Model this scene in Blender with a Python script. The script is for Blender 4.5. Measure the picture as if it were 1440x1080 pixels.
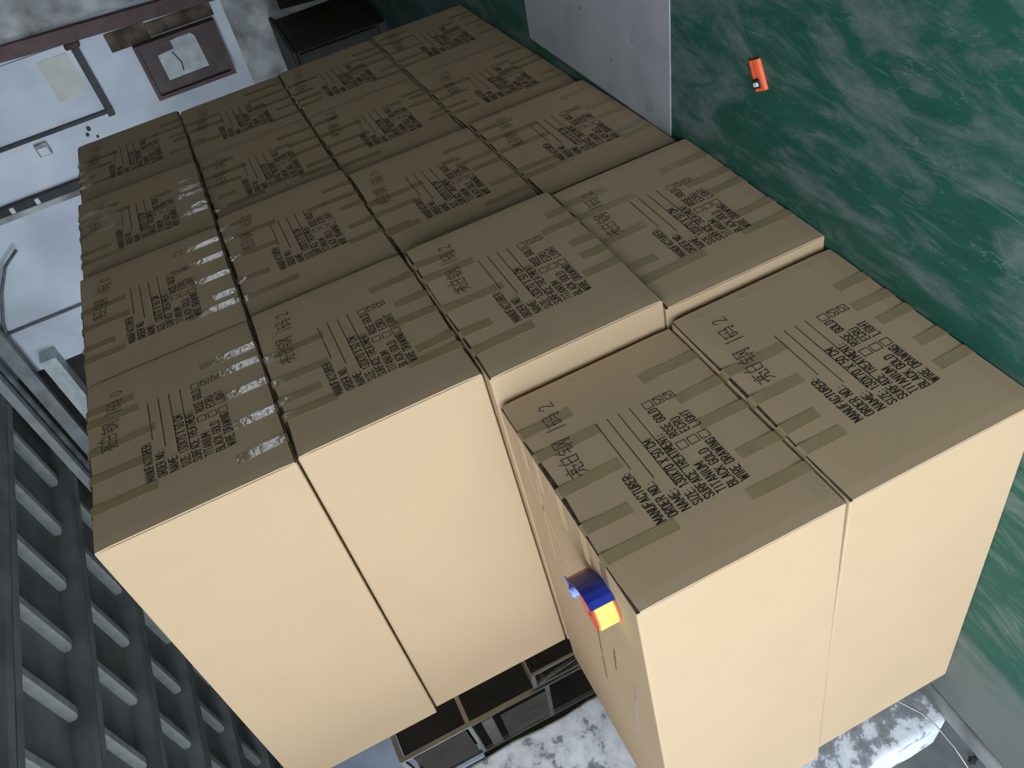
import bpy, bmesh, math, random
from mathutils import Vector, Matrix

for o in list(bpy.data.objects):
    bpy.data.objects.remove(o)
scene = bpy.context.scene
COL = scene.collection
random.seed(7)
PI = math.pi

# ------------------------------------------------------------------ camera
# phone held on its side: world "up" runs towards the left edge of the frame
cam_data = bpy.data.cameras.new('camera')
cam_data.sensor_fit = 'HORIZONTAL'
cam_data.sensor_width = 36.0
cam_data.lens = 36.0 * 1200.62 / 1440.0
cam_data.clip_start = 0.02
cam_data.clip_end = 100
cam = bpy.data.objects.new('camera', cam_data)
COL.objects.link(cam)
RX = Vector((-0.39795967, 0.20480358, -0.8942503))
RY = Vector((-0.55832634, 0.71938771, 0.41322272))      # image down
RZ = Vector((0.72794217, 0.66372948, -0.17194006))      # forward
m = Matrix((RX, -RY, -RZ)).transposed().to_4x4()
m.translation = Vector((-1.63964159, -1.45963573, 1.35109024))
cam.matrix_world = m
scene.camera = cam

# ------------------------------------------------------------------ light
TH = math.radians(5.0)          # the building is turned 5 degrees against the stacks

world = bpy.data.worlds.new('world')
scene.world = world
world.use_nodes = True
wn = world.node_tree.nodes
wn['Background'].inputs[0].default_value = (0.78, 0.88, 1.0, 1)
wn['Background'].inputs[1].default_value = 8.0

def area(name, xb, yb, z, sx, sy, rot, power, color):
    ld = bpy.data.lights.new(name, 'AREA')
    ld.shape = 'RECTANGLE'; ld.size = sx; ld.size_y = sy
    ld.energy = power; ld.color = color
    o = bpy.data.objects.new(name, ld); COL.objects.link(o)
    c, s = math.cos(TH), math.sin(TH)
    o.location = (xb * c + yb * s, -xb * s + yb * c, z)
    o.rotation_euler = rot
    return o
# sky light enters through the open loading door (left of the viewer) and the strip window: portals guide the sampling
DOOR = (-3.0, -2.6, 0.8, 3.95)          # x, y0, y1, head height in building coordinates
p = area('door_daylight', DOOR[0] - 0.02, (DOOR[1] + DOOR[2]) / 2, DOOR[3] / 2, DOOR[2] - DOOR[1], DOOR[3], (math.radians(90), 0, math.radians(-90) - TH), 1, (1, 1, 1))
p.data.cycles.is_portal = True
BAY = (2.5, 6.6)                        # a second open bay further along the same side
p = area('bay_daylight', DOOR[0] - 0.02, (BAY[0] + BAY[1]) / 2, DOOR[3] / 2, BAY[1] - BAY[0], DOOR[3], (math.radians(90), 0, math.radians(-90) - TH), 1, (1, 1, 1))
p.data.cycles.is_portal = True
p = area('strip_window_daylight', 9.85, -4.5, 2.49, 11.3, 0.18, (math.radians(90), 0, -TH), 1, (1, 1, 1))
p.data.cycles.is_portal = True

scene.view_settings.view_transform = 'Standard'
scene.view_settings.look = 'None'
scene.view_settings.exposure = 0.0
scene.view_settings.gamma = 1.0
scene.view_settings.use_curve_mapping = False

# ------------------------------------------------------------------ materials
def new_mat(name):
    mt = bpy.data.materials.new(name); mt.use_nodes = True
    nt = mt.node_tree; b = nt.nodes['Principled BSDF']
    return mt, nt, b

def N(nt, typ, **kw):
    n = nt.nodes.new(typ)
    for k, v in kw.items():
        if k.startswith('_'):
            n.inputs[k[1:].replace('_', ' ')].default_value = v
        else:
            setattr(n, k, v)
    return n

def ramp(nt, stops):
    r = nt.nodes.new('ShaderNodeValToRGB')
    el = r.color_ramp.elements
    while len(el) > 1: el.remove(el[-1])
    el[0].position = stops[0][0]; el[0].color = stops[0][1]
    for p, c in stops[1:]:
        e = el.new(p); e.color = c
    return r

def rgb(r, g, b): return (r, g, b, 1)

def coords(nt, scale=(1, 1, 1), kind='Object', rot=(0, 0, 0)):
    tc = nt.nodes.new('ShaderNodeTexCoord'); mp = nt.nodes.new('ShaderNodeMapping')
    mp.inputs['Scale'].default_value = scale; mp.inputs['Rotation'].default_value = rot
    nt.links.new(tc.outputs[kind], mp.inputs['Vector'])
    return mp.outputs['Vector']

def mottled(name, c1, c2, scale=4.0, rough=0.8, bump=0.0, detail=6, lo=0.35, hi=0.65, metallic=0.0, stretch=(1, 1, 1), spec=0.4, dist=0.0):
    mt, nt, b = new_mat(name)
    v = coords(nt, stretch)
    n = N(nt, 'ShaderNodeTexNoise'); n.inputs['Scale'].default_value = scale; n.inputs['Detail'].default_value = detail; n.inputs['Distortion'].default_value = dist
    nt.links.new(v, n.inputs['Vector'])
    r = ramp(nt, [(lo, c1), (hi, c2)])
    nt.links.new(n.outputs['Fac'], r.inputs[0]); nt.links.new(r.outputs[0], b.inputs['Base Color'])
    b.inputs['Roughness'].default_value = rough; b.inputs['Metallic'].default_value = metallic
    b.inputs['Specular IOR Level'].default_value = spec
    if bump:
        bp = N(nt, 'ShaderNodeBump'); bp.inputs['Strength'].default_value = bump; bp.inputs['Distance'].default_value = 0.01
        nt.links.new(n.outputs['Fac'], bp.inputs['Height']); nt.links.new(bp.outputs[0], b.inputs['Normal'])
    return mt

M = {}
KRAFT = (0.44, 0.310, 0.185)
M['kraft'] = mottled('kraft_board', rgb(*[c * 0.985 for c in KRAFT]), rgb(*[c * 1.015 for c in KRAFT]), 5.0, 0.75, 0.0, 4, spec=0.25)
M['edge'] = mottled('shaded_raw_board_edge', rgb(0.045, 0.033, 0.022), rgb(0.10, 0.075, 0.048), 60.0, 0.95, 0.0, 2, spec=0.1)  # raw board edge, darkened: shade of the crack around the lid painted into its colour
M['ink'] = mottled('black_print', rgb(0.012, 0.012, 0.011), rgb(0.02, 0.02, 0.018), 40.0, 0.6, 0.0, 2, spec=0.3)
M['marker'] = mottled('marker_ink', rgb(0.025, 0.024, 0.02), rgb(0.05, 0.045, 0.035), 60.0, 0.6, 0.0, 2, spec=0.3)

def tape_mat():
    mt, nt, b = new_mat('clear_brown_tape')
    v = coords(nt)
    n = N(nt, 'ShaderNodeTexNoise'); n.inputs['Scale'].default_value = 14.0; n.inputs['Detail'].default_value = 3
    nt.links.new(v, n.inputs['Vector'])
    k = 0.77
    r = ramp(nt, [(0.35, rgb(KRAFT[0] * k * .95, KRAFT[1] * k * .97, KRAFT[2] * k * .86)), (0.65, rgb(KRAFT[0] * k * 1.05, KRAFT[1] * k * 1.07, KRAFT[2] * k * .95))])
    nt.links.new(n.outputs['Fac'], r.inputs[0]); nt.links.new(r.outputs[0], b.inputs['Base Color'])
    b.inputs['Roughness'].default_value = 0.07
    b.inputs['Specular IOR Level'].default_value = 1.0
    n2 = N(nt, 'ShaderNodeTexNoise'); n2.inputs['Scale'].default_value = 55.0; n2.inputs['Detail'].default_value = 4
    nt.links.new(v, n2.inputs['Vector'])
    bp = N(nt, 'ShaderNodeBump'); bp.inputs['Strength'].default_value = 0.07; bp.inputs['Distance'].default_value = 0.01
    nt.links.new(n2.outputs['Fac'], bp.inputs['Height']); nt.links.new(bp.outputs[0], b.inputs['Normal'])
    return mt
M['tape'] = tape_mat()

def green_floor():
    mt, nt, b = new_mat('scuffed_green_floor_paint')
    v1 = coords(nt, (1.0, 2.6, 1.0), rot=(0, 0, 0.25))
    n1 = N(nt, 'ShaderNodeTexNoise'); n1.inputs['Scale'].default_value = 2.6; n1.inputs['Detail'].default_value = 9; n1.inputs['Roughness'].default_value = 0.62; n1.inputs['Distortion'].default_value = 1.3
    nt.links.new(v1, n1.inputs['Vector'])
    r1 = ramp(nt, [(0.46, rgb(0, 0, 0)), (0.60, rgb(.75, .75, .75)), (0.75, rgb(1, 1, 1))])
    nt.links.new(n1.outputs['Fac'], r1.inputs[0])
    n2 = N(nt, 'ShaderNodeTexNoise'); n2.inputs['Scale'].default_value = 9.0; n2.inputs['Detail'].default_value = 8; n2.inputs['Roughness'].default_value = 0.7
    nt.links.new(v1, n2.inputs['Vector'])
    rg = ramp(nt, [(0.35, rgb(0.010, 0.068, 0.045)), (0.7, rgb(0.018, 0.095, 0.064))])
    nt.links.new(n2.outputs['Fac'], rg.inputs[0])
    rd = ramp(nt, [(0.3, rgb(0.055, 0.10, 0.085)), (0.8, rgb(0.19, 0.215, 0.20))])
    nt.links.new(n2.outputs['Fac'], rd.inputs[0])
    mx = N(nt, 'ShaderNodeMixRGB'); nt.links.new(r1.outputs[0], mx.inputs[0]); nt.links.new(rg.outputs[0], mx.inputs[1]); nt.links.new(rd.outputs[0], mx.inputs[2])
    # thin pale scratches
    v3 = coords(nt, (1.0, 7.0, 1.0), rot=(0, 0, -0.9))
    n3 = N(nt, 'ShaderNodeTexNoise'); n3.inputs['Scale'].default_value = 3.2; n3.inputs['Detail'].default_value = 5; n3.inputs['Distortion'].default_value = 0.6
    nt.links.new(v3, n3.inputs['Vector'])
    r3 = ramp(nt, [(0.497, rgb(0, 0, 0)), (0.502, rgb(.4, .4, .4)), (0.507, rgb(0, 0, 0))])
    nt.links.new(n3.outputs['Fac'], r3.inputs[0])
    m3 = N(nt, 'ShaderNodeMath', operation='MULTIPLY'); nt.links.new(r3.outputs[0], m3.inputs[0]); nt.links.new(n2.outputs['Fac'], m3.inputs[1])
    mx2 = N(nt, 'ShaderNodeMixRGB'); nt.links.new(m3.outputs[0], mx2.inputs[0]); nt.links.new(mx.outputs[0], mx2.inputs[1]); mx2.inputs[2].default_value = rgb(0.42, 0.47, 0.44)
    # worn bare concrete towards the edge joint of the paint
    tc = N(nt, 'ShaderNodeTexCoord'); sp = N(nt, 'ShaderNodeSeparateXYZ'); nt.links.new(tc.outputs['Object'], sp.inputs[0])
    ad = N(nt, 'ShaderNodeMath', operation='MULTIPLY_ADD'); nt.links.new(n1.outputs['Fac'], ad.inputs[0]); ad.inputs[1].default_value = 0.35; nt.links.new(sp.outputs['Y'], ad.inputs[2])
    mr = N(nt, 'ShaderNodeMapRange'); nt.links.new(ad.outputs[0], mr.inputs[0]); mr.inputs[1].default_value = 1.12; mr.inputs[2].default_value = 1.34
    mx3 = N(nt, 'ShaderNodeMixRGB'); nt.links.new(mr.outputs[0], mx3.inputs[0]); nt.links.new(mx2.outputs[0], mx3.inputs[1]); mx3.inputs[2].default_value = rgb(0.12, 0.135, 0.122)
    nt.links.new(mx3.outputs[0], b.inputs['Base Color'])
    b.inputs['Roughness'].default_value = 0.55; b.inputs['Specular IOR Level'].default_value = 0.3
    bp = N(nt, 'ShaderNodeBump'); bp.inputs['Strength'].default_value = 0.12; bp.inputs['Distance'].default_value = 0.004
    nt.links.new(n2.outputs['Fac'], bp.inputs['Height']); nt.links.new(bp.outputs[0], b.inputs['Normal'])
    return mt
M['green'] = green_floor()
M['conc_floor'] = mottled('bare_concrete_floor', rgb(0.10, 0.105, 0.10), rgb(0.24, 0.245, 0.235), 5.0, 0.8, 0.2, 9)
M['yard'] = mottled('pale_yard_concrete', rgb(0.38, 0.38, 0.36), rgb(0.5, 0.5, 0.47), 1.0, 0.9, 0.0, 6)
M['conc_dark'] = mottled('old_dark_concrete', rgb(0.075, 0.08, 0.08), rgb(0.14, 0.145, 0.14), 3.0, 0.9, 0.15, 9)
M['slab'] = mottled('precast_slab_concrete', rgb(0.17, 0.18, 0.175), rgb(0.27, 0.28, 0.27), 2.2, 0.9, 0.15, 9)
M['rib'] = mottled('pale_rib_concrete', rgb(0.29, 0.305, 0.295), rgb(0.40, 0.415, 0.40), 6.0, 0.9, 0.2, 8)
M['wall'] = mottled('whitewashed_plaster', rgb(0.56, 0.60, 0.66), rgb(0.74, 0.79, 0.86), 1.7, 0.85, 0.1, 9)
M['dirty'] = mottled('dirty_plaster', rgb(0.20, 0.195, 0.18), rgb(0.55, 0.56, 0.56), 4.5, 0.9, 0.3, 9, dist=0.15)
M['hall'] = mottled('dull_hall_wall', rgb(0.07, 0.075, 0.075), rgb(0.11, 0.115, 0.115), 1.5, 0.9, 0.1, 7)
M['redbrown'] = mottled('red_brown_paint', rgb(0.075, 0.040, 0.038), rgb(0.13, 0.068, 0.062), 7.0, 0.55, 0.1, 8)
M['board'] = mottled('dull_brown_board', rgb(0.075, 0.052, 0.050), rgb(0.12, 0.09, 0.088), 6.0, 0.6, 0.1, 7)
M['rust'] = mottled('rusty_brown_stain', rgb(0.06, 0.045, 0.03), rgb(0.19, 0.15, 0.105), 7.0, 0.9, 0.2, 8)
M['black'] = mottled('black_steel', rgb(0.012, 0.012, 0.013), rgb(0.035, 0.035, 0.036), 9.0, 0.5, 0.05, 5)
M['paper'] = mottled('grey_white_paper', rgb(0.46, 0.50, 0.50), rgb(0.64, 0.68, 0.68), 12.0, 0.8, 0.1, 6)
M['cream'] = mottled('cream_paper', rgb(0.60, 0.60, 0.54), rgb(0.68, 0.68, 0.62), 6.0, 0.8, 0.05, 4)
M['white_plastic'] = mottled('white_plastic', rgb(0.68, 0.71, 0.72), rgb(0.76, 0.78, 0.8), 9.0, 0.4, 0.0, 2)
M['greymetal'] = mottled('dull_grey_sheet', rgb(0.30, 0.305, 0.31), rgb(0.37, 0.375, 0.38), 5.0, 0.5, 0.06, 9, dist=0.6)
M['steel'] = mottled('brushed_stainless', rgb(0.62, 0.58, 0.48), rgb(0.78, 0.74, 0.64), 8.0, 0.28, 0.0, 4, metallic=1.0)
M['glass'] = mottled('black_glass', rgb(0.006, 0.007, 0.009), rgb(0.012, 0.013, 0.016), 3.0, 0.06, 0.0, 2, spec=0.7)
M['darkbrown'] = mottled('dark_brown_panel', rgb(0.022, 0.017, 0.012), rgb(0.04, 0.031, 0.023), 5.0, 0.55, 0.05, 5)
M['midbrown'] = mottled('brown_sheet', rgb(0.018, 0.015, 0.011), rgb(0.03, 0.025, 0.019), 5.0, 0.7, 0.05, 5, spec=0.1)
M['tarp'] = mottled('pale_blue_sheet', rgb(0.36, 0.42, 0.52), rgb(0.52, 0.58, 0.68), 3.0, 0.7, 0.05, 4)
M['blue'] = mottled('blue_plastic', rgb(0.012, 0.026, 0.22), rgb(0.018, 0.04, 0.31), 8.0, 0.42, 0.0, 3)
M['lilac'] = mottled('pale_blue_plastic', rgb(0.20, 0.27, 0.62), rgb(0.26, 0.33, 0.7), 8.0, 0.42, 0.0, 3)
M['orange'] = mottled('orange_plastic', rgb(0.66, 0.085, 0.03), rgb(0.76, 0.13, 0.05), 8.0, 0.4, 0.0, 3)
M['yellow'] = mottled('yellow_tape_roll', rgb(0.84, 0.80, 0.09), rgb(0.90, 0.86, 0.13), 8.0, 0.3, 0.0, 3)
M['cable'] = mottled('grey_cable', rgb(0.10, 0.11, 0.12), rgb(0.2, 0.21, 0.22), 9.0, 0.5, 0.0, 3)
M['wire'] = mottled('bare_steel_wire', rgb(0.16, 0.16, 0.155), rgb(0.34, 0.34, 0.33), 9.0, 0.35, 0.0, 3, metallic=1.0)
M['galv'] = mottled('painted_steel_beam', rgb(0.20, 0.215, 0.22), rgb(0.33, 0.345, 0.35), 5.0, 0.6, 0.1, 8)

def pillar_mat():
    mt, nt, b = new_mat('peeling_whitewash')
    v = coords(nt)
    n = N(nt, 'ShaderNodeTexNoise'); n.inputs['Scale'].default_value = 16.0; n.inputs['Detail'].default_value = 10; n.inputs['Roughness'].default_value = 0.68; n.inputs['Distortion'].default_value = 0.15
    nt.links.new(v, n.inputs['Vector'])
    # whitewash has rubbed off mostly near the floor; the colour is whiter on the door side
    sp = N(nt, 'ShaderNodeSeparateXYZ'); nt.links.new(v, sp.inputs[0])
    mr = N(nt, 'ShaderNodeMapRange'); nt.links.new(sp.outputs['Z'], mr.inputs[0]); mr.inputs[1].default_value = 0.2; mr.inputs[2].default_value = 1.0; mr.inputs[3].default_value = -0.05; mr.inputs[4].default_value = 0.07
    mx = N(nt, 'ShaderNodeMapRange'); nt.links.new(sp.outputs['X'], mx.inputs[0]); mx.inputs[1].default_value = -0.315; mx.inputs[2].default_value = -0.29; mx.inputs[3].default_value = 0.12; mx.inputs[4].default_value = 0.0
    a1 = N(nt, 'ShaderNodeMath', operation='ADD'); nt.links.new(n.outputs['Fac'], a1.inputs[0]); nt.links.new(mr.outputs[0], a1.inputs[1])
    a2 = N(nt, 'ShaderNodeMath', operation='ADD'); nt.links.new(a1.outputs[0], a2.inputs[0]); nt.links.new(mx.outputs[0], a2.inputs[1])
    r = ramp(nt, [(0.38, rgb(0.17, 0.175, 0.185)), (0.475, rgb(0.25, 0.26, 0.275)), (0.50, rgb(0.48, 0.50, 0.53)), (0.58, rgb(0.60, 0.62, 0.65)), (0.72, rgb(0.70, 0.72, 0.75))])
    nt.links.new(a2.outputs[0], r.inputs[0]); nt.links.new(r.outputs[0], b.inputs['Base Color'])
    b.inputs['Roughness'].default_value = 0.9
    bp = N(nt, 'ShaderNodeBump'); bp.inputs['Strength'].default_value = 0.4; bp.inputs['Distance'].default_value = 0.004
    nt.links.new(r.outputs[0], bp.inputs['Height']); nt.links.new(bp.outputs[0], b.inputs['Normal'])
    return mt
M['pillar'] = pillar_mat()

# ------------------------------------------------------------------ mesh helpers
def add_box(bm, x0, x1, y0, y1, z0, z1, bevel=0.0, seg=1):
    vs = [bm.verts.new((x, y, z)) for x in (x0, x1) for y in (y0, y1) for z in (z0, z1)]
    fs = [(0, 1, 3, 2), (4, 6, 7, 5), (0, 4, 5, 1), (2, 3, 7, 6), (0, 2, 6, 4), (1, 5, 7, 3)]
    faces = [bm.faces.new([vs[i] for i in f]) for f in fs]
    if bevel:
        es = list({e for f in faces for e in f.edges})
        bmesh.ops.bevel(bm, geom=es, offset=bevel, segments=seg, affect='EDGES', profile=0.5)
    return faces

def add_prism(bm, pts, z0, z1):
    """pts: polygon in (x,y); extruded along z"""
    a = [bm.verts.new((x, y, z0)) for x, y in pts]; b = [bm.verts.new((x, y, z1)) for x, y in pts]
    n = len(pts)
    bm.faces.new(a[::-1]); bm.faces.new(b)
    for i in range(n):
        bm.faces.new((a[i], a[(i + 1) % n], b[(i + 1) % n], b[i]))

def add_tube(bm, pts, r, seg=8):
    pts = [Vector(p) for p in pts]
    rings = []
    for i, p in enumerate(pts):
        d = (pts[min(i + 1, len(pts) - 1)] - pts[max(i - 1, 0)]).normalized()
        a = d.orthogonal().normalized() if i == 0 else (rings_a - d * rings_a.dot(d)).normalized()
        rings_a = a
        bb = d.cross(a)
        rings.append([bm.verts.new(p + (a * math.cos(2 * PI * k / seg) + bb * math.sin(2 * PI * k / seg)) * r) for k in range(seg)])
    for i in range(len(rings) - 1):
        for k in range(seg):
            bm.faces.new((rings[i][k], rings[i][(k + 1) % seg], rings[i + 1][(k + 1) % seg], rings[i + 1][k]))
    bm.faces.new(rings[0][::-1]); bm.faces.new(rings[-1])

def add_bar(bm, p0, p1, w, h, up=(0, 0, 1)):
    """square tube from p0 to p1"""
    p0, p1 = Vector(p0), Vector(p1); d = (p1 - p0).normalized(); u = Vector(up)
    s = d.cross(u)
    if s.length < 1e-4: s = d.cross(Vector((0, 1, 0)))
    s.normalize(); u = s.cross(d)
    v = []
    for p in (p0, p1):
        for a, b in ((-1, -1), (1, -1), (1, 1), (-1, 1)):
            v.append(bm.verts.new(p + s * a * w / 2 + u * b * h / 2))
    for f in ((3, 2, 1, 0), (4, 5, 6, 7), (0, 1, 5, 4), (1, 2, 6, 5), (2, 3, 7, 6), (3, 0, 4, 7)):
        bm.faces.new([v[i] for i in f])

def mesh_of(bm, name, mat, smooth=False):
    bmesh.ops.recalc_face_normals(bm, faces=bm.faces)
    me = bpy.data.meshes.new(name); bm.to_mesh(me); bm.free()
    if mat: me.materials.append(M[mat])
    if smooth:
        for p in me.polygons: p.use_smooth = True
    return me

def link(name, me, parent=None, loc=(0, 0, 0), rot=(0, 0, 0)):
    o = bpy.data.objects.new(name, me); COL.objects.link(o)
    o.location = loc; o.rotation_euler = rot
    if parent: o.parent = parent
    return o

def obj(name, bm, mat, parent=None, loc=(0, 0, 0), rot=(0, 0, 0), smooth=False):
    return link(name, mesh_of(bm, name, mat, smooth), parent, loc, rot)

def boxobj(name, b, mat, parent=None, bevel=0.0, loc=(0, 0, 0), rot=(0, 0, 0)):
    bm = bmesh.new(); add_box(bm, *b, bevel=bevel)
    return obj(name, bm, mat, parent, loc, rot)

def empty(name, loc=(0, 0, 0), rotz=0.0):
    o = bpy.data.objects.new(name, None); COL.objects.link(o)
    o.location = loc; o.rotation_euler = (0, 0, rotz); o.empty_display_size = 0.1
    return o

def tag(o, label, cat, group=None):
    o['label'] = label; o['category'] = cat
    if group: o['group'] = group
    return o

def structure(o, label=None):
    o['kind'] = 'structure'
    if label: o['label'] = label
    return o

def BW(xb, yb, z=0.0):
    """building frame -> world"""
    c, s = math.cos(TH), math.sin(TH)
    return Vector((xb * c + yb * s, -xb * s + yb * c, z))
BROT = (0, 0, -TH)

def bbox_b(name, b, mat, parent=None, bevel=0.0):
    """box given in building coordinates, origin at its base centre"""
    x0, x1, y0, y1, z0, z1 = b
    cx, cy = (x0 + x1) / 2, (y0 + y1) / 2
    bm = bmesh.new(); add_box(bm, x0 - cx, x1 - cx, y0 - cy, y1 - cy, 0, z1 - z0, bevel=bevel)
    return obj(name, bm, mat, parent, BW(cx, cy, z0), BROT)

# ================================================================== the hall
HX0, HX1, HY0, HY1, HZ = -3.0, 15.5, -4.4, 9.6, 4.3

o = structure(bbox_b('floor', (HX0, HX1, HY0, 1.42, -0.15, 0.0), 'green'), 'scuffed green painted floor'); 
# keep texture space equal to building coordinates
def rebase(o):
    off = Vector(o.location); o.data.transform(Matrix.Translation(Matrix.Rotation(TH, 3, 'Z') @ off)); o.location = (0, 0, 0)
rebase(o)
structure(bbox_b('trim_1', (HX0, HX1, 1.435, 1.525, -0.15, 0.004), 'conc_floor', bevel=0.004), 'grey concrete kerb strip along the edge of the green floor')
structure(bbox_b('floor_rear', (HX0, HX1, 1.525, HY1, -0.15, -0.006), 'conc_dark'), 'bare dark concrete floor behind the cartons')

# wall with the strip of windows (right of the viewer), a sill wall, a head wall and piers between panes
WY = HY0
wr = structure(bbox_b('wall_right', (HX0, HX1, WY - 0.2, WY, 0, 2.40), 'hall'), 'dull wall below the strip window')
structure(bbox_b('wall_right_upper', (HX0, HX1, WY - 0.2, WY, 2.58, HZ), 'hall'), 'dull wall above the strip window')
structure(bbox_b('wall_right_end', (HX0, 4.2, WY - 0.2, WY, 2.40, 2.58), 'hall'), 'dull wall beside the strip window')
nwin = 10
wx0, wx1 = 4.2, HX1
for i in range(nwin):
    a = wx0 + (wx1 - wx0) * i / nwin; b_ = wx0 + (wx1 - wx0) * (i + 1) / nwin
    w = structure(empty('window_%d' % (i + 1), BW((a + b_) / 2, WY - 0.1, 2.40), -TH), 'opening of the strip window high on the right wall')
    hw = (b_ - a) / 2
    bm = bmesh.new()
    add_box(bm, -hw, -hw + 0.035, -0.03, 0.03, 0, 0.18); add_box(bm, hw - 0.035, hw, -0.03, 0.03, 0, 0.18)
    add_box(bm, -hw + 0.035, hw - 0.035, -0.03, 0.03, 0, 0.012); add_box(bm, -hw + 0.035, hw - 0.035, -0.03, 0.03, 0.168, 0.18)
    obj('window_frame', bm, 'galv', w)
structure(bbox_b('wall_rear', (HX0, HX1, HY1, HY1 + 0.2, 0, HZ), 'hall'), 'far side wall of the hall')
structure(bbox_b('wall_far_end', (HX1, HX1 + 0.2, HY0 - 0.2, HY1 + 0.2, 0, HZ), 'hall'), 'far end wall of the hall')
# door wall behind the viewer with the open loading door
DX = DOOR[0]
structure(bbox_b('wall_front', (DX - 0.2, DX, DOOR[2], BAY[0], 0, HZ), 'hall'), 'wall pier between the loading door and the open bay')
structure(bbox_b('wall_front_near', (DX - 0.2, DX, HY0 - 0.2, DOOR[1], 0, HZ), 'hall'), 'wall on the near side of the loading door')
structure(bbox_b('wall_front_far', (DX - 0.2, DX, BAY[1], HY1, 0, HZ), 'hall'), 'wall on the far side of the open bay')
structure(bbox_b('wall_front_lintel', (DX - 0.2, DX, DOOR[1], DOOR[2], DOOR[3], HZ), 'hall'), 'lintel over the loading door')
structure(bbox_b('wall_bay_lintel', (DX - 0.2, DX, BAY[0], BAY[1], DOOR[3], HZ), 'hall'), 'lintel over the open bay')
structure(bbox_b('ground_outside', (-16, DX - 0.2, -14, 14, -0.2, -0.05), 'yard'), 'concrete yard outside the loading door')

# ------------------------------------------------------------------ ceiling of channel slabs
ceil_o = structure(bbox_b('ceiling', (HX0, HX1, HY0 - 0.2, HY1 + 0.2, HZ + 0.02, HZ + 0.16), 'slab'), 'dark ribbed concrete ceiling of channel slabs')
cz = HZ + 0.02
PITCH = 1.035
Y0S = 3.02 - PITCH * 7
LX0, LX1 = HX0 + 0.02, 5.35
def slab_mesh():
    bm = bmesh.new()
    prof = [(0.006, 4.0), (0.085, 4.0), (0.105, 4.155), (PITCH - 0.105, 4.155), (PITCH - 0.085, 4.0), (PITCH - 0.006, 4.0), (PITCH - 0.006, 4.30), (0.006, 4.30)]
    a = [bm.verts.new((LX0, y, z)) for y, z in prof]; b = [bm.verts.new((LX1, y, z)) for y, z in prof]
    n = len(prof)
    for i in range(n): bm.faces.new((a[i], a[(i + 1) % n], b[(i + 1) % n], b[i]))
    bm.faces.new(a[::-1]); bm.faces.new(b)
    return mesh_of(bm, 'channel_slab', 'slab')
def rib_mesh():
    bm = bmesh.new()
    # cross rib: flat bottom with rounded haunches at both ends
    yy0, yy1 = 0.092, PITCH - 0.092
    pts = [(yy0, 4.17), (yy0, 4.085), (yy0 + 0.02, 4.07), (yy0 + 0.06, 4.065), (yy1 - 0.09, 4.065), (yy1 - 0.04, 4.075), (yy1, 4.11), (yy1, 4.17)]
    a = [bm.verts.new((-0.012, y, z)) for y, z in pts]; b = [bm.verts.new((0.05, y, z)) for y, z in pts]
    n = len(pts)
    bm.faces.new(a[::-1]); bm.faces.new(b)
    for i in range(n): bm.faces.new((a[i], a[(i + 1) % n], b[(i + 1) % n], b[i]))
    return mesh_of(bm, 'cross_rib', 'rib')
sm, rm = slab_mesh(), rib_mesh()
Rz = Matrix.Rotation(-TH, 4, 'Z')
cinv = ceil_o.matrix_basis.inverted()
for j in range(13):
    yb = Y0S + j * PITCH
    s_ = link('channel_slab', sm, ceil_o)
    s_.matrix_local = cinv @ Rz @ Matrix.Translation((0, yb, 0))
    for k in range(-10, 3):
        c_ = link('cross_rib', rm, s_); c_.location = (3.63 + 0.605 * k, 0, 0)

# steel and concrete beams where the slabs end over the partition
def ybeam(name, x0, x1, z0, z1, mat, label, y0=-0.5, y1=HY1, bevel=0.0, cat='beam', group=None):
    o = bbox_b(name, (x0, x1, y0, y1, z0, z1), mat, bevel=bevel)
    return tag(o, label, cat, group)
ybeam('ceiling_beam', 5.02, 5.10, 3.92, 3.995, 'rib', 'thin pale steel edge beam under the slab ends')
ybeam('ceiling_beam', 5.30, 5.37, 3.78, 3.90, 'galv', 'grey steel channel beam between pale edge beam and plaster wall')
ybeam('lintel_beam', 5.33, 5.50, 3.56, 3.70, 'paper', 'pale concrete lintel beam over the dark recess beside the wall', y0=3.02)
bm = bmesh.new(); add_tube(bm, [(0, -2.5, 0), (0, 0, 0), (0, 5, 0)], 0.035, 10)
tag(obj('ceiling_pipe', bm, 'cable', None, BW(5.2, 3.0, 3.93), BROT, True), 'dark grey pipe running along the ceiling beams', 'pipe')

# ------------------------------------------------------------------ partition wall at the end
PX = 5.5
wp = structure(bbox_b('wall_end', (PX, PX + 0.25, 0.28, 3.2, 0, HZ), 'wall'), 'whitewashed partition wall behind the stacks')
structure(bbox_b('wall_recess', (PX + 0.9, PX + 1.05, 3.2, 6.5, 0, HZ), 'conc_dark'), 'dark recessed wall beside the partition')
def on_wall(name, y0, y1, z0, z1, depth, mat, label=None, cat=None, parent=None, bevel=0.0, off=0.0):
    o = bbox_b(name, (PX - off - depth, PX - off, y0, y1, z0, z1), mat, None, bevel)
    if label: tag(o, label, cat)
    return o
# cement pilaster and red post
structure(on_wall('trim_2', 0.28, 0.56, 0, HZ, 0.05, 'dirty'), 'grey cement pilaster at the edge of the partition')
bm = bmesh.new(); add_bar(bm, (0, 0.055, 0), (0, -0.075, 2.6), 0.05, 0.10, up=(0, 1, 0))
tag(obj('steel_post', bm, 'redbrown', None, BW(PX - 0.08, 0.63, 0.72), BROT), 'red-brown painted steel post leaning along the plaster wall', 'post')
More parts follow.
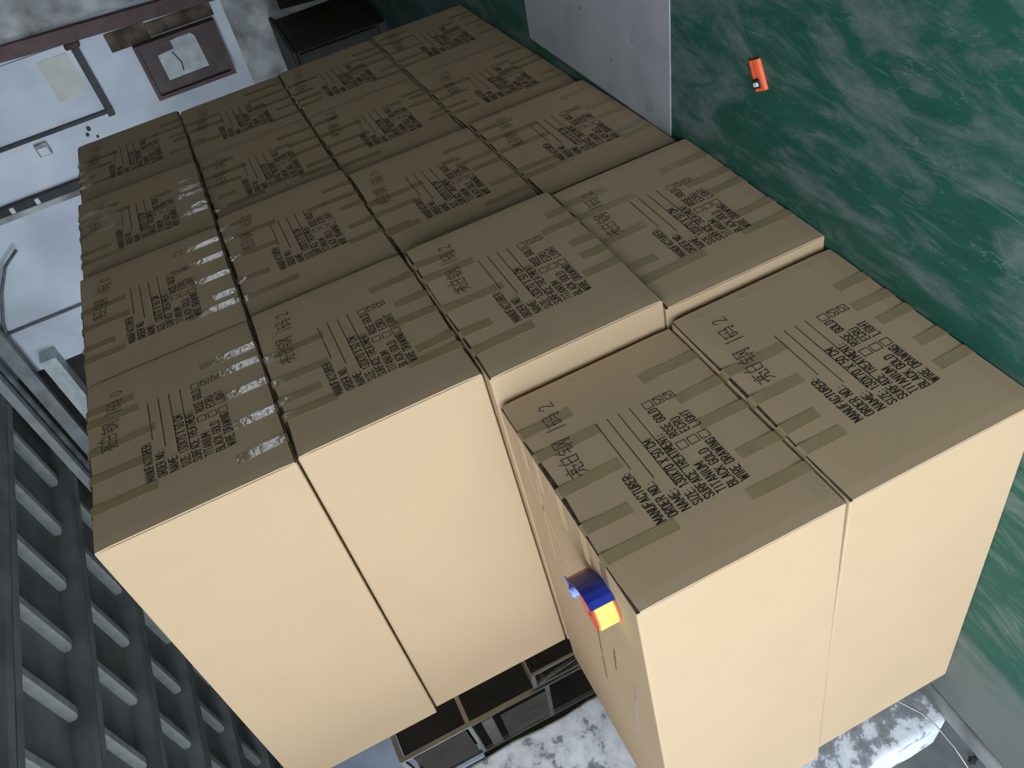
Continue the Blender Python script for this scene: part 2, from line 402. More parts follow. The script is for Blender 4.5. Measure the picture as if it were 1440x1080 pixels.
# boarded opening with a dark angle-iron frame
fr = tag(empty('boarded_window', BW(PX, 0.95, 2.12), -TH), 'white boarded opening in a dark angle-iron frame on the plaster wall', 'window')
bm = bmesh.new(); add_box(bm, -0.02, -0.001, -0.26, 0.27, 0.03, 1.5); obj('board', bm, 'wall', fr)
bm = bmesh.new(); add_bar(bm, (-0.03, -0.26, 0.0), (-0.03, 0.32, 0.0), 0.06, 0.05); obj('frame_bar', bm, 'black', fr)
bm = bmesh.new(); add_bar(bm, (-0.022, 0.285, 0.02), (-0.022, 0.285, 1.5), 0.028, 0.04, up=(1, 0, 0)); obj('frame_bar', bm, 'black', fr)
bm = bmesh.new(); add_box(bm, -0.07, -0.01, -0.268, -0.225, -0.05, 0.06, 0.01); obj('bracket', bm, 'rust', fr)
tag(on_wall('paper_sheet', 0.745, 1.06, 2.19, 2.41, 0.004, 'cream', bevel=0.0, off=0.0205), 'cream paper sheet on the white board inside the angle-iron frame', 'paper')
# brown switchboard with paper
sb = tag(empty('switchboard', BW(PX, 1.065, 1.12), -TH), 'dull brown wooden switchboard with a grey-white sheet on the plaster wall', 'switchboard')
bm = bmesh.new(); add_box(bm, -0.06, -0.001, -0.215, 0.215, 0, 0.63, 0.006); obj('backboard', bm, 'board', sb)
bm = bmesh.new()
for (a, b_, c, d) in ((-0.215, 0.215, 0.0, 0.03), (-0.215, 0.215, 0.60, 0.63), (-0.215, -0.185, 0.03, 0.60), (0.185, 0.215, 0.03, 0.60)):
    add_box(bm, -0.085, -0.06, a, b_, c, d)
obj('frame', bm, 'redbrown', sb)
bm = bmesh.new()
pts = [(0.095, 0.17), (0.10, 0.49), (-0.10, 0.49), (-0.11, 0.36), (-0.17, 0.36), (-0.175, 0.31), (-0.22, 0.27), (-0.20, 0.22), (-0.15, 0.18)]
a = [bm.verts.new((-0.064, y, z)) for y, z in pts]; b = [bm.verts.new((-0.0605, y, z)) for y, z in pts]
bm.faces.new(a); bm.faces.new(b[::-1])
for i in range(len(pts)): bm.faces.new((a[i], b[i], b[(i + 1) % len(pts)], a[(i + 1) % len(pts)]))
obj('torn_sheet', bm, 'paper', sb)
bm = bmesh.new(); add_tube(bm, [(-0.067, -0.09, 0.38), (-0.068, 0.0, 0.35), (-0.067, 0.06, 0.36)], 0.005, 6); obj('cord', bm, 'black', sb)
# stained patch beside it
o = on_wall('stain_patch', 0.72, 0.86, 1.60, 1.90, 0.012, 'rust', bevel=0.004)
tag(o, 'rusty brown stained plate beside the switchboard', 'plate')
o = on_wall('stain_patch', 0.74, 0.84, 1.10, 1.60, 0.02, 'rust', bevel=0.004)
tag(o, 'dark stained wooden strip between switchboard and red post', 'strip')
# rough bare plaster lower down
structure(on_wall('trim_3', 0.57, 3.2, 0, 1.02, 0.02, 'dirty'), 'dirty lower band of the partition wall')
# small switch, holes, conduits, cable
sw = tag(empty('wall_switch', BW(PX, 1.345, 2.65), -TH), 'small square white wall switch below the bolt holes', 'switch')
bm = bmesh.new(); add_box(bm, -0.03, -0.001, -0.05, 0.05, 0, 0.10, 0.006); obj('plate', bm, 'dirty', sw)
bm = bmesh.new(); add_box(bm, -0.04, -0.03, -0.025, 0.042, 0.012, 0.085, 0.004); obj('rocker', bm, 'white_plastic', sw)
for (y, z, r, w) in ((1.32, 2.33, 0.016, 'largest'), (1.36, 2.36, 0.013, 'middle'), (1.40, 2.30, 0.010, 'smallest')):
    bm = bmesh.new(); add_tube(bm, [(-0.02, 0, 0), (-0.002, 0, 0)], r, 8)
    tag(obj('wall_plug', bm, 'black', None, BW(PX, y, z), BROT), 'black wall plug beside the angle-iron frame, %s of three' % w, 'plug')
cd = tag(empty('cable_trunking', BW(PX, 1.70, 0.0), -TH), 'dark upright cable trunking with pale edge on the plaster wall', 'trunking')
bm = bmesh.new(); add_box(bm, -0.045, -0.001, -0.045, 0.03, 1.0, 4.0, 0.004); obj('channel', bm, 'black', cd)
bm = bmesh.new(); add_box(bm, -0.03, -0.001, 0.031, 0.085, 1.0, 4.0, 0.003); obj('edge_strip', bm, 'dirty', cd)
for z in (3.13, 2.93):
    bm = bmesh.new(); add_box(bm, -0.058, -0.045, -0.03, 0.02, z, z + 0.035, 0.004); obj('clip', bm, 'white_plastic', cd)
bm = bmesh.new(); add_tube(bm, [(0, 0, 0), (0, 0, 1.6), (0, 0, 3.0)], 0.014, 8)
tag(obj('conduit_pipe', bm, 'cable', None, BW(PX - 0.015, 2.72, 1.0), BROT, True), 'thin dark upright conduit on the blue-white wall', 'conduit')
bm = bmesh.new()
pl = [(2.0, 3.30), (2.10, 3.45), (2.3, 3.60), (2.55, 3.74), (2.8, 3.84), (3.0, 3.9)]
add_tube(bm, [(-0.045, y - 2.0, z - 3.3) for y, z in pl], 0.013, 8)
tag(obj('hanging_cable', bm, 'cable', None, BW(PX - 0.03, 2.0, 3.3), BROT, True), 'slack grey cable drooping across the wall top near the beams', 'cable')

# dark furniture at the foot of the partition
dc = tag(empty('dark_cabinet', BW(5.0, 1.55, 0), -TH), 'low dark brown cabinet at the foot of the partition wall', 'cabinet')
bm = bmesh.new(); add_box(bm, -0.28, 0.42, -0.55, 0.55, 0.06, 0.70, 0.008); obj('body', bm, 'darkbrown', dc)
bm = bmesh.new(); add_box(bm, -0.30, 0.44, -0.57, 0.57, 0.70, 0.735, 0.006); obj('top', bm, 'darkbrown', dc)
for y0, y1 in ((-0.53, -0.01), (0.01, 0.53)):
    d_ = bmesh.new(); add_box(d_, -0.298, -0.28, y0, y1, 0.08, 0.68, 0.004); dd = obj('door', d_, 'darkbrown', dc)
    d_ = bmesh.new(); add_bar(d_, (-0.31, 0.0 + (0.05 if y0 > 0 else -0.05), 0.3), (-0.31, 0.0 + (0.05 if y0 > 0 else -0.05), 0.5), 0.012, 0.012, up=(1, 0, 0)); obj('handle', d_, 'steel', dd)
bm = bmesh.new(); add_box(bm, -0.26, 0.40, -0.53, 0.53, 0, 0.06); obj('plinth', bm, 'black', dc)
pn = tag(empty('leaning_panel', BW(5.25, 0.78, 0), -TH), 'grey-brown panel leaning on the wall beside the dark cabinet', 'panel')
bm = bmesh.new(); add_bar(bm, (0.05, 0, 0.0), (0.20, 0, 0.62), 0.34, 0.03, up=(1, 0, 0)); obj('sheet', bm, 'midbrown', pn)
bm = bmesh.new(); add_bar(bm, (0.035, -0.165, 0.0), (0.185, -0.165, 0.62), 0.012, 0.035, up=(1, 0, 0)); obj('edge_strip', bm, 'steel', pn)

# ================================================================== concrete pillar behind the near stack
bm = bmesh.new()
add_box(bm, -0.325, 0.325, -0.11, 0.11, 0, HZ - 0.05, 0.018, 3)
bmesh.ops.subdivide_edges(bm, edges=[e for e in bm.edges if abs((e.verts[0].co - e.verts[1].co).z) > 2], cuts=40)
for v in bm.verts:
    z = v.co.z
    v.co.x += 0.003 * math.sin(z * 17 + v.co.y * 31) + 0.002 * math.sin(z * 41 + v.co.x * 9)
    v.co.y += 0.004 * math.sin(z * 23 + v.co.x * 19)
    if z < 0.02:
        v.co.x *= 0.985
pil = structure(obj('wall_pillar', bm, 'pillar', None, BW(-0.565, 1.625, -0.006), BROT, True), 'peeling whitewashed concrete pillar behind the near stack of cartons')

# ================================================================== cartons
W, H, D = 0.70, 0.50, 1.30

# ---- printed text, shared by all cartons (local x to the right, z up, in the front plane y = 0)
# condensed sans drawn as strokes on a 0..1 grid (height 1), like the stencil print on the boards
def _arc(cx, cy, rx, ry, a0, a1, n=7):
    return [(cx + rx * math.cos(math.radians(a0 + (a1 - a0) * i / n)), cy + ry * math.sin(math.radians(a0 + (a1 - a0) * i / n))) for i in range(n + 1)]
def _O(): return _arc(.5, .72, .5, .28, 0, 180) + _arc(.5, .28, .5, .28, 180, 360) + [(1, .72)]
def _bowl(y0, y1, x=1.0):
    r = (y1 - y0) / 2
    return [(0, y1), (x - .4, y1)] + _arc(x - .4, (y0 + y1) / 2, .4, r, 90, -90) + [(0, y0)]
STROKE = {
 'A': [[(0, 0), (.5, 1), (1, 0)], [(.17, .3), (.83, .3)]],
 'B': [[(0, 0), (0, 1)], _bowl(.52, 1, .95), _bowl(0, .52)],
 'C': [_arc(.5, .72, .5, .28, 0, 180) + _arc(.5, .28, .5, .28, 180, 360)],
 'D': [[(0, 0), (0, 1), (.5, 1)] + _arc(.5, .7, .5, .3, 90, 0) + _arc(.5, .3, .5, .3, 0, -90) + [(0, 0)]],
 'E': [[(1, 1), (0, 1), (0, 0), (1, 0)], [(0, .52), (.85, .52)]],
 'F': [[(1, 1), (0, 1), (0, 0)], [(0, .52), (.85, .52)]],
 'G': [_arc(.5, .72, .5, .28, 0, 180) + _arc(.5, .28, .5, .28, 180, 360) + [(1, .5), (.55, .5)]],
 'H': [[(0, 0), (0, 1)], [(1, 0), (1, 1)], [(0, .52), (1, .52)]],
 'I': [[(.5, 0), (.5, 1)]],
 'K': [[(0, 0), (0, 1)], [(1, 1), (0, .45)], [(.3, .62), (1, 0)]],
 'L': [[(0, 1), (0, 0), (1, 0)]],
 'M': [[(0, 0), (0, 1), (.5, .25), (1, 1), (1, 0)]],
 'N': [[(0, 0), (0, 1), (1, 0), (1, 1)]],
 'O': [_O()], '0': [_O()],
 'R': [[(0, 0), (0, 1)], _bowl(.5, 1), [(.5, .5), (1, 0)]],
 'S': [_arc(.5, .76, .5, .24, 10, 180) + [(.15, .6), (.85, .42)] + _arc(.5, .24, .5, .24, 0, -180)],
 'T': [[(0, 1), (1, 1)], [(.5, 0), (.5, 1)]],
 'U': [[(0, 1)] + _arc(.5, .28, .5, .28, 180, 360) + [(1, 1)]],
 'W': [[(0, 1), (.25, 0), (.5, .85), (.75, 0), (1, 1)]],
 'X': [[(0, 0), (1, 1)], [(0, 1), (1, 0)]],
 'Z': [[(0, 1), (1, 1), (0, 0), (1, 0)]],
 '1': [[(.1, .8), (.55, 1), (.55, 0)]],
 '3': [[(0, 1), (1, 1), (.45, .58)] + _arc(.5, .28, .5, .29, 80, -180)],
 '5': [[(.95, 1), (.08, 1), (.02, .52), (.3, .6)] + _arc(.5, .3, .5, .3, 90, -165)],
 '7': [[(0, 1), (1, 1), (.35, 0)]],
 '.': [[(.5, 0), (.5, .05)]], ':': [[(.5, .06), (.5, .12)], [(.5, .52), (.5, .58)]],
}
CW_ = {'I': .35, '.': .3, ':': .3, ' ': .55, 'M': 1.3, 'W': 1.45, '1': .7}
def text_bm(bm, body, x0, x1, zc, cap=0.0232, sw=0.0027):
    gap = 0.48
    tot = sum(CW_.get(c, 1.0) for c in body) + gap * (len(body) - 1)
    u = (x1 - x0) / tot
    x = x0
    for c in body:
        cw = CW_.get(c, 1.0) * u
        for st in STROKE.get(c, []):
            q = [(x + px * cw, zc - cap / 2 + pz * cap) for px, pz in st]
            for i in range(len(q) - 1): flat_line(bm, q[i], q[i + 1], sw)
        x += cw + gap * u

def flat_line(bm, p, q, w):
    p, q = Vector((p[0], 0, p[1])), Vector((q[0], 0, q[1])); d = (q - p)
    if d.length < 1e-6: return
    d.normalize(); s = Vector((-d.z, 0, d.x)) * w / 2
    e = d * w * 0.35
    bm.faces.new([bm.verts.new(v) for v in (p - s - e, q - s + e, q + s + e, p + s - e)])

ROWS = [0.353, 0.321, 0.290, 0.258, 0.228, 0.197, 0.167, 0.137]
bm = bmesh.new()
text_bm(bm, 'MANUFACTURER:', 0.163, 0.321, ROWS[0])
text_bm(bm, 'ORDER NO.:', 0.163, 0.270, ROWS[1])
text_bm(bm, 'NAME:', 0.163, 0.226, ROWS[2])
text_bm(bm, 'SIZE:', 0.163, 0.208, ROWS[3])
text_bm(bm, '130X70 X 50 CM', 0.220, 0.383, ROWS[3])
text_bm(bm, 'SURFACE TREATMENT:', 0.163, 0.381, ROWS[4])
text_bm(bm, 'TITANIUM', 0.163, 0.258, ROWS[5]); text_bm(bm, 'ROSE GOLD', 0.358, 0.463, ROWS[5])
text_bm(bm, 'BLACK GOLD', 0.163, 0.287, ROWS[6]); text_bm(bm, 'ECRU', 0.358, 0.408, ROWS[6])
text_bm(bm, 'WIRE DRAWING', 0.163, 0.306, ROWS[7]); text_bm(bm, 'LIGHT', 0.358, 0.416, ROWS[7])
for z, xa in ((0.334, 0.328), (0.303, 0.277), (0.272, 0.232), (0.240, 0.218)):
    flat_line(bm, (xa, z), (0.498, z), 0.0022)
for z in ROWS[5:]:
    for xc in (0.326, 0.482):
        s = 0.0115
        c = [(xc - s, z - s), (xc + s, z - s), (xc + s, z + s), (xc - s, z + s)]
        for i in range(4): flat_line(bm, c[i], c[(i + 1) % 4], 0.002)
for f in bm.faces:
    f.normal_update()
    if f.normal.y > 0: f.normal_flip()
PRINT = bpy.data.meshes.new('printed_text'); bm.to_mesh(PRINT); bm.free(); PRINT.materials.append(M['ink'])

TICK = {}
bm = bmesh.new()
for z in ROWS[6:]:
    flat_line(bm, (0.474, z + 0.001), (0.480, z - 0.006), 0.0022); flat_line(bm, (0.480, z - 0.006), (0.490, z + 0.009), 0.0022)
TICKS = bpy.data.meshes.new('tick_marks'); bm.to_mesh(TICKS); bm.free(); TICKS.materials.append(M['marker'])

GLY = {
 'liang': [[(.5, 1), (.56, .9)], [(.1, .84), (.9, .86)], [(.35, .72), (.65, .72), (.65, .56), (.35, .56), (.35, .72)], [(.08, .34), (.1, .48), (.9, .48), (.86, .36)], [(.42, .38), (.38, .2), (.16, .02)], [(.42, .38), (.62, .38), (.6, .1), (.92, .06), (.94, .18)]],
 'bai': [[(.5, 1), (.34, .84)], [(.22, .8), (.24, .06), (.76, .06), (.8, .8), (.22, .8)], [(.24, .43), (.76, .44)]],
 'gang': [[(.25, 1), (.04, .7)], [(.18, .82), (.42, .84)], [(.1, .62), (.4, .62)], [(.25, .62), (.25, .1), (.44, .22)], [(.05, .4), (.4, .42)], [(.52, .04), (.54, .9), (.94, .9), (.92, .04), (.82, .14)], [(.62, .74), (.84, .26)], [(.84, .74), (.6, .24)]],
 'one': [[(.5, 1), (.42, .0)]],
 'ma': [[(.04, .9), (.42, .92)], [(.22, .9), (.04, .48)], [(.12, .56), (.12, .2), (.36, .2), (.36, .56), (.12, .56)], [(.5, .92), (.86, .92), (.82, .55)], [(.52, .76), (.5, .52), (.92, .52), (.88, .04), (.74, .12)], [(.46, .28), (.8, .3)]],
 'two': [[(.1, .75), (.3, .98), (.62, .9), (.6, .6), (.1, .06), (.75, .1)]],
 'oh': [[(.5, .95), (.2, .75), (.18, .25), (.5, .05), (.78, .28), (.78, .72), (.5, .95)]],
}
NOTE_SPEC = [('liang', 0.372, 0.044, 0.406), ('bai', 0.414, 0.036, 0.410), ('gang', 0.452, 0.052, 0.404), ('one', 0.532, 0.022, 0.398), ('ma', 0.552, 0.044, 0.394)]
def char_mesh(g, x, w, z, seed):
    rnd = random.Random(seed); bm = bmesh.new()
    h = 0.052 if g not in ('two', 'oh') else 0.040
    for st in GLY[g]:
        q = [(x + (px + rnd.uniform(-.03, .03)) * w, z + (pz + rnd.uniform(-.03, .03)) * h + 0.02 * (0.5 - (x - 0.372) / 0.27)) for px, pz in st]
        for i in range(len(q) - 1): flat_line(bm, q[i], q[i + 1], 0.0025)
    me = bpy.data.meshes.new('handwritten_character'); bm.to_mesh(me); bm.free(); me.materials.append(M['marker'])
    return me
NOTES = [[char_mesh(*c, seed=7 * v + i) for i, c in enumerate(NOTE_SPEC + [(last, 0.612, 0.030, 0.398)])] for v, last in enumerate(('two', 'oh', 'two'))]

bm = bmesh.new(); add_box(bm, -0.006, 0.006, -0.0012, 0.0012, -0.0012, 0.0012); STAPLE = mesh_of(bm, 'staple', 'galv')
TOPS = [(0.578, 0.364), (0.486, 0.331), (0.361, 0.343), (0.234, 0.388), (0.142, 0.327)]
BOTS = [(0.124, 0.156), (0.231, 0.108), (0.357, 0.134), (0.456, 0.13), (0.571, 0.166)]
TOPS2 = [(0.456, 0.33), (0.343, 0.37), (0.235, 0.41), (0.162, 0.397)]
BOTS2 = [(0.553, 0.10), (0.467, 0.115), (0.392, 0.10), (0.285, 0.08), (0.20, 0.10)]

def tape_mesh(cx, wid, z0, z1, ht, wrap_top, wrap_bot, tilt, wrap=0.05, lift=0.0):
    """strip on the front, bent over the top or bottom edge of the carton"""
    bm = bmesh.new()
    y = -0.0058 - lift
    prof = []
    if wrap_top:
        prof = [(y, z0), (y, (z0 + z1) / 2), (y, ht - 0.006), (-0.002, ht + 0.0010 + lift), (wrap, ht + 0.0012 + lift)]
    else:
        prof = [(y, z1), (y, (z0 + z1) / 2), (y, 0.006), (-0.002, -0.0008), (0.02, -0.0008)]
    th = 0.0005
    rows = []
    for i, (py, pz) in enumerate(prof):
        dx = tilt * (pz - prof[0][1])
        rows.append([bm.verts.new((cx + dx + s * wid / 2, py, pz)) for s in (-1, 1)])
    inner = []
    for i, (py, pz) in enumerate(prof):
        dx = tilt * (pz - prof[0][1])
        oy = th if i < 3 else 0.0; oz = 0 if i < 3 else (-th if wrap_top else th)
        inner.append([bm.verts.new((cx + dx + s * wid / 2, py + oy, pz + oz)) for s in (-1, 1)])
    n = len(prof)
    for i in range(n - 1):
        bm.faces.new((rows[i][0], rows[i][1], rows[i + 1][1], rows[i + 1][0]))
        bm.faces.new((inner[i][1], inner[i][0], inner[i + 1][0], inner[i + 1][1]))
        for s in (0, 1):
            bm.faces.new((rows[i][s], rows[i + 1][s], inner[i + 1][s], inner[i][s]))
    bm.faces.new((rows[0][0], inner[0][0], inner[0][1], rows[0][1])); bm.faces.new((rows[-1][0], rows[-1][1], inner[-1][1], inner[-1][0]))
    return mesh_of(bm, 'tape_strip', 'tape')

def body_mesh(w, h, d, rnd):
    bm = bmesh.new()
    y0 = 0.0015
    add_box(bm, 0, w, y0, d, 0, h, 0.004, 2)
    bmesh.ops.recalc_face_normals(bm, faces=bm.faces)
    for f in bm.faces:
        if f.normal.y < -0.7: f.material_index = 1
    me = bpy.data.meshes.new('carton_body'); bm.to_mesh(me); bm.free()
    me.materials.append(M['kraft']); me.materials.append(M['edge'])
    return me

def panel_mesh(w, h, rnd, amp=0.0024):
    """printed front lid: flat in the middle, its long edges slightly wavy and sprung"""
    bm = bmesh.new()
    nx, nz = 24, 12
    ph = [rnd.uniform(0, 6.28) for _ in range(4)]
    gap = 0.003
    def P(i, k, back):
        u, v = i / nx, k / nz
        x = 0.0004 + u * (w - 0.0008); z = gap + v * (h - 2 * gap)
        et = max(0, v - 0.93) / 0.07; eb = max(0, 0.07 - v) / 0.07
        z += -et * amp * (1 + math.sin(u * 9 + ph[0])) + eb * 0.0014 * (1 + math.sin(u * 8 + ph[1]))
        y = -0.0052 + 0.0022 * (et + eb)
        el = max(0, u - 0.96) / 0.04 + max(0, 0.04 - u) / 0.04
        y += 0.0010 * el
        return Vector((x, y + (0.0042 if back else 0), z))
    g = [[[bm.verts.new(P(i, k, b)) for k in range(nz + 1)] for i in range(nx + 1)] for b in (False, True)]
    for i in range(nx):
        for k in range(nz):
            bm.faces.new((g[0][i][k], g[0][i + 1][k], g[0][i + 1][k + 1], g[0][i][k + 1]))
            bm.faces.new((g[1][i][k], g[1][i][k + 1], g[1][i + 1][k + 1], g[1][i + 1][k]))
    rim = []
    for i in range(nx):
        for k in (0, nz): rim.append(bm.faces.new((g[0][i][k], g[0][i + 1][k], g[1][i + 1][k], g[1][i][k])))
    for k in range(nz):
        for i in (0, nx): bm.faces.new((g[0][i][k], g[0][i][k + 1], g[1][i][k + 1], g[1][i][k]))
    bmesh.ops.recalc_face_normals(bm, faces=bm.faces)
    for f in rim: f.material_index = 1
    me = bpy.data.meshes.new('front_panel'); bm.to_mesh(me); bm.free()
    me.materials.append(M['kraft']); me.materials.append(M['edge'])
    return me

ORD = {1: 'short two-high stack nearest the viewer', 2: 'second stack from the viewer', 3: 'third stack from the viewer', 4: 'fourth stack from the viewer', 5: 'farthest stack'}
LAY = {1: 'bottom', 2: 'second-lowest', 3: 'third-lowest', 4: 'top'}
# row, layer: x0, y0, turn, width
BOX = {
 (1, 1): (-0.758, 0.051, -0.040, 0.700), (1, 2): (-0.752, 0.059, -0.020, 0.698),
 (2, 1): (-0.036, -0.009, -0.038, 0.70), (2, 2): (-0.033, -0.040, -0.016, 0.70), (2, 3): (0.012, -0.029, 0.008, 0.70), (2, 4): (-0.005, -0.034, 0.012, 0.70),
 (3, 1): (0.720, -0.006, -0.001, 0.70), (3, 2): (0.694, 0.001, 0.0, 0.726), (3, 3): (0.738, -0.003, -0.001, 0.738), (3, 4): (0.706, -0.020, -0.002, 0.678),
 (4, 1): (1.438, 0.021, 0.002, 0.70), (4, 2): (1.430, 0.030, 0.003, 0.736), (4, 3): (1.484, 0.032, 0.003, 0.69), (4, 4): (1.398, 0.004, 0.0, 0.70),
 (5, 1): (2.148, 0.026, 0.0, 0.685), (5, 2): (2.176, 0.036, 0.002, 0.665), (5, 3): (2.182, 0.038, 0.0, 0.640), (5, 4): (2.162, 0.035, 0.005, 0.70),
}
ZP = 0.5147
for (row, lay), (x0, y0, a, w) in BOX.items():
    rnd = random.Random(row * 10 + lay)
    h = 0.5106
    zb = (lay - 1) * ZP
    t = empty('carton', (x0, y0, zb + (0.0008 if lay == 1 else 0.0)), a)
    if row == 1:
        lab = 'printed kraft carton, %s of the short stack nearest the viewer' % ('bottom one' if lay == 1 else 'tape dispenser on it, top')
    else:
        lab = 'printed kraft carton, %s of four in the %s' % (LAY[lay], ORD[row])
    tag(t, lab, 'carton', 'stacked printed cartons')
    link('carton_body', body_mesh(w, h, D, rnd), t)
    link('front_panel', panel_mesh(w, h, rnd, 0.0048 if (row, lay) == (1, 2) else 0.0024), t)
    if (row, lay) == (1, 1): tops, bots = TOPS2, BOTS2
    elif (row, lay) == (1, 2): tops, bots = TOPS, BOTS
    else:
        tops = [(x + rnd.uniform(-.03, .03), z + rnd.uniform(-.04, .03)) for x, z in rnd.choice((TOPS, TOPS2))]
        bots = [(x + rnd.uniform(-.03, .03), z + rnd.uniform(-.03, .03)) for x, z in rnd.choice((BOTS, BOTS2))]
    sc = w / 0.70
    for i, (x, z) in enumerate(tops):
        link('tape_strip', tape_mesh(x * sc, 0.034, z, h, h, True, False, rnd.uniform(-.04, .04), 0.12 if (row, lay) == (1, 2) else 0.04, 0.0001 * i), t)
    for i, (x, z) in enumerate(bots):
        link('tape_strip', tape_mesh(x * sc, 0.034, 0, z, h, False, True, rnd.uniform(-.04, .04), lift=0.0001 * i), t)
    p = link('printed_text', PRINT, t, (w - 0.70 + rnd.uniform(-.006, .006), -0.0064, rnd.uniform(-.004, .004)))
    if (row, lay) in ((1, 1), (1, 2)): p.location = (0, -0.0064, 0)
    noff = (0 if row == 1 else w - 0.70 + rnd.uniform(-.03, .02), -0.0066, 0 if row == 1 else rnd.uniform(-.02, .015))
    for me in NOTES[rnd.randrange(3) if row > 1 else 0]:
        link('handwritten_character', me, t, noff)
    if row == 1:
        for zz in (0.10, 0.20, 0.31, 0.44):
            link('staple', STAPLE, t, (0.668 + rnd.uniform(-.004, .004), -0.0058, zz), (0, rnd.uniform(-.3, .3), 0))
    k = link('tick_marks', TICKS, t, (p.location[0], -0.0067, p.location[2]))

# seam tape and loose glossy strips on the top of the near carton
near = [o for o in bpy.data.objects if o.name.startswith('carton') and o.get('label', '').find('tape dispenser') > 0][0]
def top_strip(p, q, wid):
    bm = bmesh.new()
    p, q = Vector((*p, 0.5109)), Vector((*q, 0.5109)); d = (q - p).normalized(); s = Vector((-d.y, d.x, 0)) * wid / 2
    nn = 8; rows = []
    for i in range(nn + 1):
        c = p.lerp(q, i / nn)
        rows.append([bm.verts.new(c - s), bm.verts.new(c + s), bm.verts.new(c + s + Vector((0, 0, .0006))), bm.verts.new(c - s + Vector((0, 0, .0006)))])
    for i in range(nn):
        for j in range(4): bm.faces.new((rows[i][j], rows[i][(j + 1) % 4], rows[i + 1][(j + 1) % 4], rows[i + 1][j]))
    bm.faces.new(rows[0]); bm.faces.new(rows[-1][::-1])
    obj('tape_strip', bm, 'tape', near)
for p, q, wd in (((0.10, 0.48), (0.17, 0.95), 0.012), ((0.30, 0.50), (0.33, 0.84), 0.010), ((0.20, 0.46), (0.22, 0.60), 0.012), ((0.62, 0.12), (0.40, 0.40), 0.014), ((0.52, 0.10), (0.55, 0.50), 0.010)):
    top_strip(p, q, wd)

# ================================================================== hand tape dispenser lying on its side
td = tag(empty('tape_dispenser', (-0.607, 0.200, 1.0262), 0.0), 'blue and orange hand tape dispenser with yellow tape on the near carton', 'tape dispenser')
def ring(bm, cx, cy, r0, r1, z0, z1, a0=0, a1=2 * PI, seg=28):
    full = abs(a1 - a0 - 2 * PI) < 1e-6
    n = seg if full else seg + 1
    V = []
    for i in range(n):
        a = a0 + (a1 - a0) * i / seg
        c, s = math.cos(a), math.sin(a)
        V.append([bm.verts.new((cx + r * c, cy + r * s, z)) for r, z in ((r0, z0), (r1, z0), (r1, z1), (r0, z1))])
    for i in range(seg):
        p, q = V[i], V[(i + 1) % n]
        for j in range(4): bm.faces.new((p[j], p[(j + 1) % 4], q[(j + 1) % 4], q[j]))
    if not full:
        bm.faces.new(V[0]); bm.faces.new(V[-1][::-1])
bm = bmesh.new(); ring(bm, 0, 0, 0.036, 0.050, 0.005, 0.050); obj('tape_roll', bm, 'yellow', td)
bm = bmesh.new(); ring(bm, 0, 0, 0.012, 0.0355, 0.002, 0.054); obj('hub', bm, 'orange', td)
bm = bmesh.new(); ring(bm, 0, 0, 0.004, 0.053, 0.0005, 0.0045); obj('side_plate', bm, 'orange', td)
bm = bmesh.new(); ring(bm, 0, 0, 0.036, 0.046, 0.0505, 0.0535); obj('side_plate', bm, 'orange', td)
def shell(bm, outer, th, z0, z1):
    pts = [Vector((x, y)) for x, y in outer]
    inn = []
    for i, p in enumerate(pts):
        d = (pts[min(i + 1, len(pts) - 1)] - pts[max(i - 1, 0)]).normalized()
        inn.append(p + Vector((-d.y, d.x)) * th)
    for i in range(len(pts) - 1):
        q = [pts[i], pts[i + 1], inn[i + 1], inn[i]]
        a = [bm.verts.new((v.x, v.y, z0)) for v in q]; b = [bm.verts.new((v.x, v.y, z1)) for v in q]
        bm.faces.new(a[::-1]); bm.faces.new(b)
        for j in range(4): bm.faces.new((a[j], a[(j + 1) % 4], b[(j + 1) % 4], b[j]))
arc = [(-0.036, -0.052), (-0.020, -0.059), (0.0, -0.061), (0.02, -0.057), (0.04, -0.047), (0.06, -0.033), (0.08, -0.016), (0.098, 0.0)]
bm = bmesh.new(); shell(bm, arc, 0.0045, 0.0, 0.060); obj('shell', bm, 'blue', td)
bm = bmesh.new(); shell(bm, [(0.098, 0.0), (0.110, 0.011), (0.121, 0.024)], 0.006, 0.0, 0.060); obj('blade_guard', bm, 'orange', td)
bm = bmesh.new(); shell(bm, [(0.121, 0.030), (0.105, 0.034), (0.085, 0.030), (0.065, 0.020), (0.053, 0.010)], 0.004, 0.002, 0.056); obj('handle', bm, 'lilac', td)
hb = bmesh.new(); ring(hb, 0.066, 0.002, 0.006, 0.013, 0.050, 0.068, seg=14); obj('roller_pin', hb, 'lilac', td)
hb = bmesh.new(); add_box(hb, 0.06, 0.116, 0.004, 0.026, 0.0565, 0.0615, 0.002); obj('top_plate', hb, 'lilac', td)

# ================================================================== things on the floor
# thin steel sheet
gs = empty('steel_sheet', (0.72, -0.01, 0.0), 0)
tag(gs, 'thin dull grey steel sheet lying on the green floor beside the cartons', 'sheet')
bm = bmesh.new(); add_prism(bm, [(0.04, 0.0), (-0.035, -0.55), (1.12, -0.70), (1.195, -0.035)], 0.001, 0.005); obj('sheet', bm, 'greymetal', gs)
for (x, y) in ((0.42, -0.16), (0.24, -0.28), (0.62, -0.30)):
    bm = bmesh.new(); add_tube(bm, [(x, y, 0.005), (x, y, 0.0065)], 0.008, 10); obj('dent_mark', bm, 'cable', gs)
# label patches on the sheet
for (x0, x1, y0, y1) in ((0.13, 0.20, -0.11, -0.04), (0.225, 0.275, -0.12, -0.05)):
    bm = bmesh.new(); add_box(bm, x0, x1, y0, y1, 0.005, 0.0054); obj('label_patch', bm, 'galv', gs)

